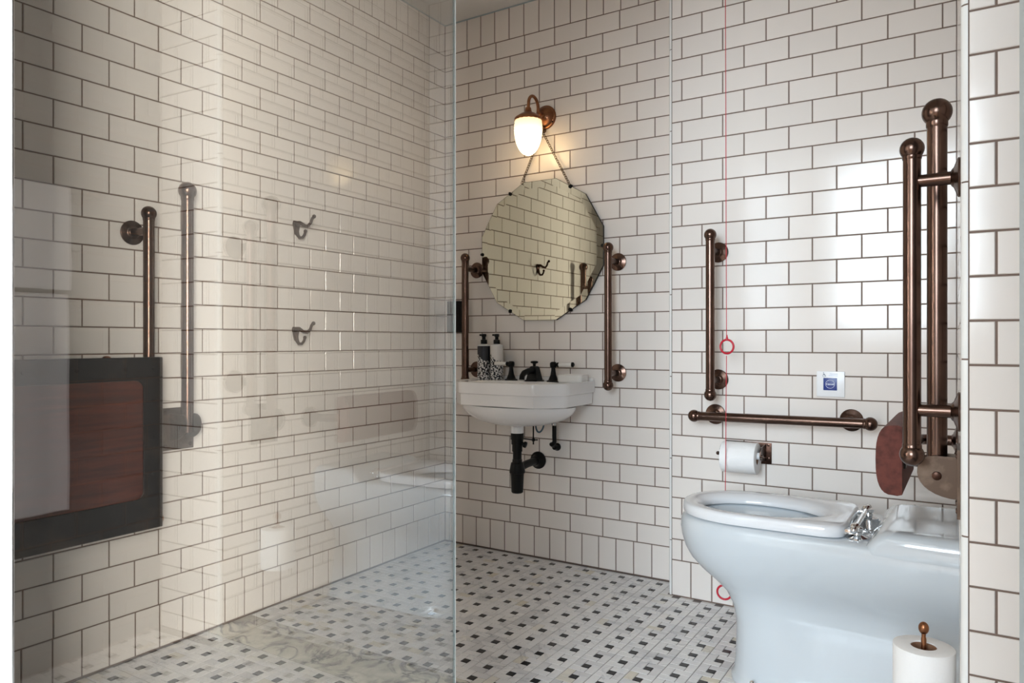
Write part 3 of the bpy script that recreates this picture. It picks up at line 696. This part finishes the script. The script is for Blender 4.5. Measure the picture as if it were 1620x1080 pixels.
t = thing('supply_pipe', 'black angled water supply pipe to the right under the basin', 'pipe', (.6132, -.03, .49))
obj('pipe', G().tube([Vector((.6315, -.062, .60)), Vector((.6315, -.062, .55))]+arc((.616, -.060, .530), (1, 0, 0), (0, 0, -1), .0155, 0, PI/2, 5)+[Vector((.612, -.045, .510)), Vector((.6125, -.02, .500)), Vector((.613, -.002, .4966))], .0092, 14), 'black', t)
obj('wall_rose', G().lathe((.6132, 0, .4966), NB, [(0, .017), (.006, .017), (.012, .012), (.03, .010)], 20), 'black', t)
obj('compression_nut', G().lathe((.6315, -.062, .597), (0, 0, 1), [(0, .0115), (.010, .0115), (.010, .009), (.016, .009), (.016, .0115), (.026, .0115), (.026, .007), (.05, .006)], 6), 'chrome', t, smooth=False)
hp = [Vector((.575+.021*math.cos(a), -.085+.01*math.sin(a), .612+.045*math.sin(a))) for a in [PI*.9+PI*1.2*k/18 for k in range(19)]]
tag(obj('flexible_hose', G().tube([Vector((.556, -.085, .645))]+hp+[Vector((.597, -.085, .650))], .0036, 10), 'hose', at=(.575, -.085, .567)), 'thin blue-grey hose looped under the basin', 'hose')

# ------------------------------------------------------------------ mirror with chain
MC = Vector((.532, 0, 1.353)); MR = .3158
t = thing('wall_mirror', 'twelve-sided frameless mirror with faceted border, hung on a chain', 'mirror', (MC.x, -.012, MC.z-.305))
def dode(r, y): return [Vector((MC.x+r*math.cos(PI/12+PI/6*k), y, MC.z+r*math.sin(PI/12+PI/6*k))) for k in range(12)]
obj('backing', G().loft([dode(MR+.0012, -.006), dode(MR+.0012, -.0150)]), 'black', t, smooth=False)
obj('mirror_glass', G().loft([dode(MR, -.0147), dode(MR, -.0158), dode(MR-.030, -.0163)]), 'mirror', t, smooth=False)
for ang in (0, 60, 120, 180, 240, 300):
    a = math.radians(ang); c = MC+Vector((math.cos(a), 0, math.sin(a)))*(MR*math.cos(PI/12)-.002)
    obj('clip', G().ball((c.x, -.0190, c.z), .0075, 14, 8, (1, .45, 1)).lathe((c.x+math.cos(a)*.004, -.006, c.z+math.sin(a)*.004), NB, [(0, .006), (.013, .006)], 12), 'black', t)
def chain(a, b):
    a, b = Vector(a), Vector(b); g = G(); d = (b-a); n = int(d.length/.0105); ax = d.normalized()
    for k in range(n):
        c = a+d*((k+.5)/n); s_ = ax.cross(Vector((0, 1, 0))).normalized(); f = s_ if k % 2 else (s_*.45+Vector((0, 1, 0))*.9).normalized()
        nn = ax.cross(f); vs = []; fs = []
        for i in range(12):
            q = 2*PI*i/12; dr = ax*math.cos(q)*.0078+f*math.sin(q)*.0046; rad = (ax*math.cos(q)+f*math.sin(q)).normalized()
            for j in range(5):
                w_ = 2*PI*j/5; vs.append(c+dr+(rad*math.cos(w_)+nn*math.sin(w_))*.0013)
        for i in range(12):
            for j in range(5): fs.append((i*5+j, ((i+1)%12)*5+j, ((i+1)%12)*5+(j+1)%5, i*5+(j+1)%5))
        g.add(vs, fs)
    return g
hk = Vector((.549, -.022, 1.872))
obj('chain', chain(hk, (.443, -.020, 1.655)), 'chain', t); obj('chain', chain(hk, (.684, -.022, 1.622)), 'chain', t)
obj('chain_hook', G().lathe((hk.x, 0, hk.z+.006), NB, [(0, .009), (.004, .008), (.006, .004), (.026, .0035), (.028, .006), (.03, .003)], 14), 'brass', t)

# ------------------------------------------------------------------ wall lamp
LX, LY = .550, -.142
t = thing('wall_lamp', 'lit copper wall lamp with frosted cut-glass shade above the mirror', 'wall lamp', (LX, 0, 1.74))
bp = Vector((.5535, 0, 1.934))
plate = obj('back_plate', G().lathe(bp, NB, [(0, .0530), (.004, .0530), (.008, .050), (.010, .0455), (.014, .044), (.022, .036), (.028, .024), (.032, .014), (.045, .011)], 36), 'copper', t)
for a in (-.6, 2.5):
    obj('screw', G().ball(bp+Vector((.046*math.cos(a), -.008, .046*math.sin(a))), .0045, 12, 8), 'brass', plate)
arm = [bp+Vector((0, -.03, 0)), bp+Vector((-.001, -.052, .006))]+[Vector((LX+.002, LY+.040+.040*math.cos(a), 1.958+.041*math.sin(a))) for a in [-.30+(PI+.30)*k/16 for k in range(17)]]+[Vector((LX, LY, 1.935))]
obj('arm', G().tube(arm, .0068, 14), 'copper', t)
obj('gallery', G().lathe((LX, LY, 1.885), (0, 0, 1), [(0, .0565), (.002, .0585), (.010, .0585), (.014, .0545), (.028, .034), (.034, .020), (.040, .015), (.055, .012)], 36), 'copper', t)
# pine-cone cut glass shade
segs, rws = 36, 26; rings = []
for k in range(rws+1):
    f = k/rws; z = 1.893-.153*f
    r = .0545+.0045*math.sin(f*PI*.9) if f < .35 else None
    base = .0590*math.sqrt(max(0, 1-((f-.30)/.71)**2)) if f > .30 else .0545+.0045*math.sin(f/.30*PI/2)
    base *= 1.0
    cut = .0017*min(1, max(0, (.42-f)/.08))
    rings.append([Vector((LX+(base+cut*((i+k) % 2*2-1))*math.cos(2*PI*i/segs), LY+(base+cut*((i+k) % 2*2-1))*math.sin(2*PI*i/segs), z)) for i in range(segs)])
obj('shade', G().loft(rings, False, True), 'shade', t, angle=15)
lamp = bpy.data.lights.new('lamp_bulb', 'POINT'); lamp.energy = 3.0; lamp.color = (1.0, .74, .42); lamp.shadow_soft_size = .018
lo = bpy.data.objects.new('lamp_bulb', lamp); COL.objects.link(lo); lo.parent = t; lo.location = Vector((LX, LY, 1.790))-Vector((LX, 0, 1.74))

# ------------------------------------------------------------------ things on the walls
g = G().box((.052, -.055, .995), (.130, -.0005, 1.142), .004)
t = thing('wall_box', 'small black wall box in the corner beside the glass edge', 'dispenser', (.091, -.02, .995))
obj('casing', g, 'black', t); obj('front_panel', G().box((.058, -.058, 1.003), (.124, -.0552, 1.134), .001), 'black', t)

def robe_hook(y, z, label):
    t = thing('robe_hook', label, 'hook', (0, y, z-.05), 'bronze double robe hooks')
    pts = [Vector((.0006, y+a, z+b)) for a, b in ((-.012, .016), (.012, .016), (.016, .006), (.009, -.022), (.004, -.036), (-.004, -.036), (-.009, -.022), (-.016, .006))]
    obj('back_plate', G().prism(pts, (.007, 0, 0)), 'darkbronze', t, smooth=False)
    up = [Vector((.005, y, z+.006)), Vector((.022, y+.001, z+.008)), Vector((.042, y+.004, z-.003)), Vector((.058, y+.007, z-.006)), Vector((.070, y+.010, z+.006)), Vector((.076, y+.012, z+.022)), Vector((.084, y+.013, z+.028))]
    obj('upper_prong', G().tube(up, [.009, .008, .0062, .0055, .0055, .0055, .0055], 10).ball(up[-1], .0075, 12, 8), 'darkbronze', t)
    low = [Vector((.004, y, z-.012)), Vector((.010, y, z-.034)), Vector((.020, y+.001, z-.047)), Vector((.034, y+.003, z-.047)), Vector((.043, y+.005, z-.036)), Vector((.046, y+.006, z-.024))]
    obj('lower_prong', G().tube(low, [.008, .007, .006, .0055, .0052, .0052], 10).ball(low[-1], .007, 12, 8), 'darkbronze', t)
robe_hook(-.9115, 1.386, 'upper of the two robe hooks on the left wall')
robe_hook(-.9145, .992, 'lower of the two robe hooks on the left wall')

# toilet roll holder and roll on the boxed wall
t = thing('roll_holder', 'bronze toilet roll holder under the horizontal rail', 'roll holder', (1.455, YC, .52))
pl = obj('wall_plate', G().box((1.3855, YC-.005, .525), (1.5435, YC-.0004, .599), .0015), 'darkbronze', t)
for z in (.545, .592): obj('screw', G().lathe((1.5335, YC-.004, z), NB, [(0, .005), (.003, .0045), (.0035, .002)], 12), 'bronze', pl)
g = G(); prof = [(0, .028), (-.075, .022), (-.088, .010), (-.090, -.006), (-.080, -.020), (-.050, -.027), (0, -.032)]
RCY, RCZ = -.222, .561
for x in (1.3865, 1.5235):
    obj('side_arm', G().prism([Vector((x, YC+a, .568+b)) for a, b in prof], (.0025, 0, 0)), 'bronze', t, smooth=False)
obj('spindle', G().lathe((1.372, RCY, RCZ), (1, 0, 0), [(0, .004), (.003, .0065), (.008, .0065), (.010, .004), (.016, .005), (.16, .005)], 16), 'bronze', t)
obj('spindle_tube', G().lathe((1.40, RCY, RCZ), (1, 0, 0), [(0, .012), (.122, .012)], 18), 'wplastic', t)
def paper_roll(o, ax, L, R, r, label, bar_label=None):
    o, ax = Vector(o), Vector(ax)
    t = thing('toilet_roll', label, 'toilet roll', o if ax.z else Vector((o.x+L/2, o.y, o.z-R)))
    prof = [(.001, r), (0, r+.001), (0, R-.002), (.001, R), (L-.001, R), (L, R-.002), (L, r+.001), (L-.001, r)]
    obj('paper', G().lathe(o, ax, prof+[prof[0]], 48, False, False), 'paper', t)
    obj('core', G().lathe(o, ax, [(.002, r-.0003), (L-.002, r-.0003), (L-.002, r-.002), (.002, r-.002), (.002, r-.0003)], 32, False, False), 'core', t)
    return t
rl = paper_roll((1.396, RCY, RCZ-.009), (1, 0, 0), .118, .0535, .021, 'white toilet roll in the bronze holder on the boxed wall')
# loose end of the paper, cut to a point
def oncyl(x, a, rr): return Vector((x, RCY-rr*math.sin(a), RCZ-.009+rr*math.cos(a)))
g = G(); N_ = 14; ra = []; rb = []
for i in range(N_+1):
    x = 1.402+(1.502-1.402)*i/N_; f = i/N_
    a_end = 1.95 if f < .45 else 1.95-(f-.45)/.55*.75
    for k in range(7):
        a = .9+(a_end-.9)*k/6; ra.append(oncyl(x, a, .0541))
for i in range(N_):
    for k in range(6): g.f.append([i*7+k, (i+1)*7+k, (i+1)*7+k+1, i*7+k+1])
g.v = ra+[]; off_ = len(ra); g.v += [oncyl(p.x, math.atan2(RCY-p.y, p.z-RCZ+.009), .0535) for p in ra]
g.f += [[j+off_ for j in q][::-1] for q in g.f]
obj('loose_end', g, 'paper', rl, angle=60)

# spare roll on its upright peg on the toilet wall
SX, SY = 2.0495, -1.081
t = thing('spare_roll_peg', 'brass upright peg with a ball top holding the spare toilet roll', 'roll holder', (SX, SY, .20))
obj('peg', G().lathe((SX, SY, .200), (0, 0, 1), [(0, .006), (.150, .005), (.155, .004), (.163, .0042)], 14).ball((SX, SY, .372), .0098, 18, 12, (1, 1, 1.3)), 'copper', t)
obj('tray', G().lathe((SX, SY, .198), (0, 0, 1), [(0, .030), (.003, .032), (.006, .030)], 24), 'copper', t)
obj('wall_arm', G().tube([(SX, SY, .200), (SX+.03, SY, .200), (dx(SY)-.001, SY, .200)], .005, 12).lathe((dx(SY), SY, .200), DN, [(0, .02), (.005, .019), (.008, .01)], 20), 'copper', t)
paper_roll((SX, SY, .2045), (0, 0, 1), .132, .0560, .0235, 'white spare toilet roll standing upright on a brass peg')

# alarm cancel plate
AY = YC-.0085
t = thing('alarm_plate', 'white alarm reset plate with a blue cancel button', 'alarm button', (1.735, YC, .768))
obj('plate', G().box((1.691, AY, .7685), (1.778, YC-.0002, .8535), .0022), 'wplastic', t)
obj('button', G().box((1.7125, AY-.002, .7905), (1.7545, AY+.001, .8315), .0008), 'blue', t, label='blue square button')
bx, bz = 1.7335, .811
obj('printed_ring', G().torus((bx, AY-.0021, bz), (0, 1, 0), .0138, .0006, 40, 6), 'lightink', t)
def text(name, body, size, loc, m, parent):
    cu = bpy.data.curves.new(name, 'FONT'); cu.body = body; cu.size = size; cu.align_x = 'CENTER'; cu.align_y = 'CENTER'; cu.extrude = .0001; cu.resolution_u = 3; cu.offset = .0002
    o = bpy.data.objects.new(name, cu); COL.objects.link(o); o.rotation_euler = (PI/2, 0, 0)
    bpy.context.view_layer.update(); me = bpy.data.meshes.new_from_object(o.evaluated_get(bpy.context.evaluated_depsgraph_get()))
    bpy.data.objects.remove(o); q = bpy.data.objects.new(name, me); COL.objects.link(q); q.rotation_euler = (PI/2, 0, 0); q.parent = parent
    q.location = Vector(loc)-ORG[parent.name]; me.materials.clear(); me.materials.append(M[m]); return q
text('cancel_lettering', 'Cancel', .0088, (bx, AY-.0022, bz), 'lightink', t)
sy_ = AY-.0001
g = G(); wc = Vector((1.7135, sy_, .8400))
g.torus(wc+Vector((.001, 0, -.001)), (0, 1, 0), .0042, .0005, 24, 5)
g.tube([wc+Vector((-.0005, 0, .0075)), wc+Vector((-.0003, 0, .0015)), wc+Vector((.004, 0, .0012)), wc+Vector((.0062, 0, -.0042))], .0008, 6)
g.tube([wc+Vector((-.0003, 0, .0045)), wc+Vector((.0035, 0, .0042))], .0006, 6); g.ball(wc+Vector((-.0005, 0, .0092)), .0013, 8, 6, (1, .4, 1))
obj('wheelchair_symbol', g, 'ink', t)
for z, x0, x1 in ((.8452, 1.732, 1.757), (.8395, 1.729, 1.757)):
    obj('printed_line', G().box((x0, AY-.0003, z-.0009), (x1, AY+.0002, z+.0009)), 'paleink', t)

# emergency pull cord with two rings
CX_, CY_ = 1.4235, -.284
t = thing('pull_cord', 'red emergency pull cord with two red rings', 'pull cord', (CX_, CY_, .06))
obj('cord', G().tube([(1.4205, CY_, CEIL-.03), (1.4250, CY_, .968)], .0013, 8).tube([(1.4250, CY_, .905), (1.4185, CY_, .125)], .0013, 8), 'red', t)
obj('ceiling_rose', G().lathe((1.4205, CY_, CEIL), (0, 0, -1), [(0, .04), (.02, .038), (.028, .015), (.034, .004)], 24), 'wplastic', t)
for x, z, rot in ((1.4265, .936, (.15, 1, 0)), (1.4175, .0955, (-.1, 1, 0))):
    obj('ring', G().torus((x, CY_, z), rot, .0235, .0036, 36, 10).lathe((x, CY_, z+.022), (0, 0, 1), [(0, .004), (.008, .004), (.012, .0025), (.018, .002)], 10), 'red', t)

# ------------------------------------------------------------------ folded shower seat
t = thing('folding_shower_bench', 'folded-up shower bench with dark steel frame and mahogany panel', 'shower bench', (.06, -1.76, .402))
sy0, sy1, sz0, sz1 = -2.03, -1.5242, 0.4149, 0.9083; iy0, iy1, iz0, iz1 = -1.97, -1.5827, 0.5046, 0.8427
def ringpts(y0, y1, z0, z1, r, x, n=6):
    P = []
    for cy_, cz_, a0 in ((y1-r, z1-r, 0), (y0+r, z1-r, PI/2), (y0+r, z0+r, PI), (y1-r, z0+r, 1.5*PI)):
        for k in range(n+1): a = a0+PI/2*k/n; P.append(Vector((x, cy_+r*math.cos(a), cz_+r*math.sin(a))))
    return P
Ro = lambda x, e=0: ringpts(sy0+e, sy1-e, sz0+e, sz1-e, .003, x); Ri = lambda x, e=0: ringpts(iy0-e, iy1+e, iz0-e, iz1+e, .024, x)
fr = obj('frame', G().loft([Ro(.111), Ro(.1355), Ro(.137, .0015), Ri(.137, .0008), Ri(.1362), Ri(.111), Ro(.111)], False, False), 'steel', t, angle=30)
obj('panel', G().loft([Ri(.113, -.0006), Ri(.1338, -.0006), Ri(.1342, -.003)], True, True), 'mahogany', t, angle=30)
for y, z in [((sy1+iy1)/2, sz1-.033), ((sy1+iy1)/2, .783), ((sy1+iy1)/2, .677), ((sy1+iy1)/2, .573), (-1.635, sz1-.033), (-1.765, sz1-.033), (-1.895, sz1-.033)]:
    obj('screw', G().lathe((.1365, y, z), (1, 0, 0), [(0, .0055), (.0015, .005), (.002, .003)], 12), 'black', fr)
obj('hinge_tube', G().lathe((.092, sy0, .455), (0, 1, 0), [(0, .016), (sy1-sy0+.006, .016)], 18), 'steel', t)
for y in (-1.93, -1.58):
    obj('wall_bracket', G().box((.0008, y-.03, .41), (.007, y+.03, .52), .001).box((.006, y-.012, .425), (.092, y+.012, .465), .002), 'steel', t)
obj('top_stud', G().ball((.122, -1.68, sz1), .011, 14, 8, (1, 1, .5)), 'copper', t)
obj('side_stud', G().ball((.122, sy1, .436), .015, 14, 8, (1, .5, 1)), 'copper', t)

# ------------------------------------------------------------------ towel rail with two towels on the entrance wall
FXW = XE1
t = thing('towel_rail', 'brass towel rail with two bars on the wall beside the doorway', 'towel rail', (FXW, -1.80, 1.0))
for z in (1.385, 1.075):
    obj('bar', G().lathe((FXW-.075, -2.06, z), (0, 1, 0), [(0, .008), (.54, .008)], 16).ball((FXW-.075, -1.515, z), .013, 14, 8).ball((FXW-.075, -2.065, z), .013, 14, 8), 'brass', t)
for y in (-1.535, -2.045):
    for z in (1.385, 1.075):
        obj('bracket', G().lathe((FXW, y, z), (-1, 0, 0), [(0, .022), (.005, .022), (.010, .009), (.075, .007)], 18), 'brass', t)
def towel(z, drop, yb, ya, label):
    g = G(); n = 40; A = []; prof = [(-.0135, -drop*.9)]+[(-.0135+.002*math.sin(k*.8), -drop*.9*(1-k/8)) for k in range(1, 8)]+[(.0135*-math.cos(a), .0135*math.sin(a)) for a in [PI*k/8 for k in range(9)]]+[(.0135+.002*math.sin(k), -drop*k/10) for k in range(1, 11)]
    outer, inner = [], []
    for i in range(n+1):
        f = i/n; y = ya+(yb-ya)*f; wv = .004*math.sin(f*19)+.003*math.sin(f*7+1)
        for s_, lst in ((1.0, outer), (.5, inner)):
            lst.append([Vector((FXW-.075-(p*(1.0 if s_ == 1 else .68))-wv*min(1, max(0, -q)*6), y, z+(q if q < 0 else q*(1 if s_ == 1 else .68)))) for p, q in prof])
    m_ = len(prof); vs = [p for r in outer for p in r]+[p for r in inner for p in r]; o_ = (n+1)*m_; fs = []
    for i in range(n):
        for k in range(m_-1):
            a, b = i*m_+k, (i+1)*m_+k; fs += [(a, b, b+1, a+1), (o_+a, o_+a+1, o_+b+1, o_+b)]
    for i in range(n):
        for k in (0, m_-1): a, b = i*m_+k, (i+1)*m_+k; fs.append((a, o_+a, o_+b, b))
    for k in range(m_-1):
        for i in (0, n): a = i*m_+k; fs.append((a, a+1, o_+a+1, o_+a))
    g.add(vs, fs); tag(obj('towel', g, 'towel', at=(FXW-.075, (ya+yb)/2, z-drop), angle=60), label, 'towel')
towel(1.385, .285, -1.612, -2.02, 'small white towel on the upper bar beside the doorway')
towel(1.075, .60, -1.618, -2.02, 'long white towel on the lower bar beside the doorway')
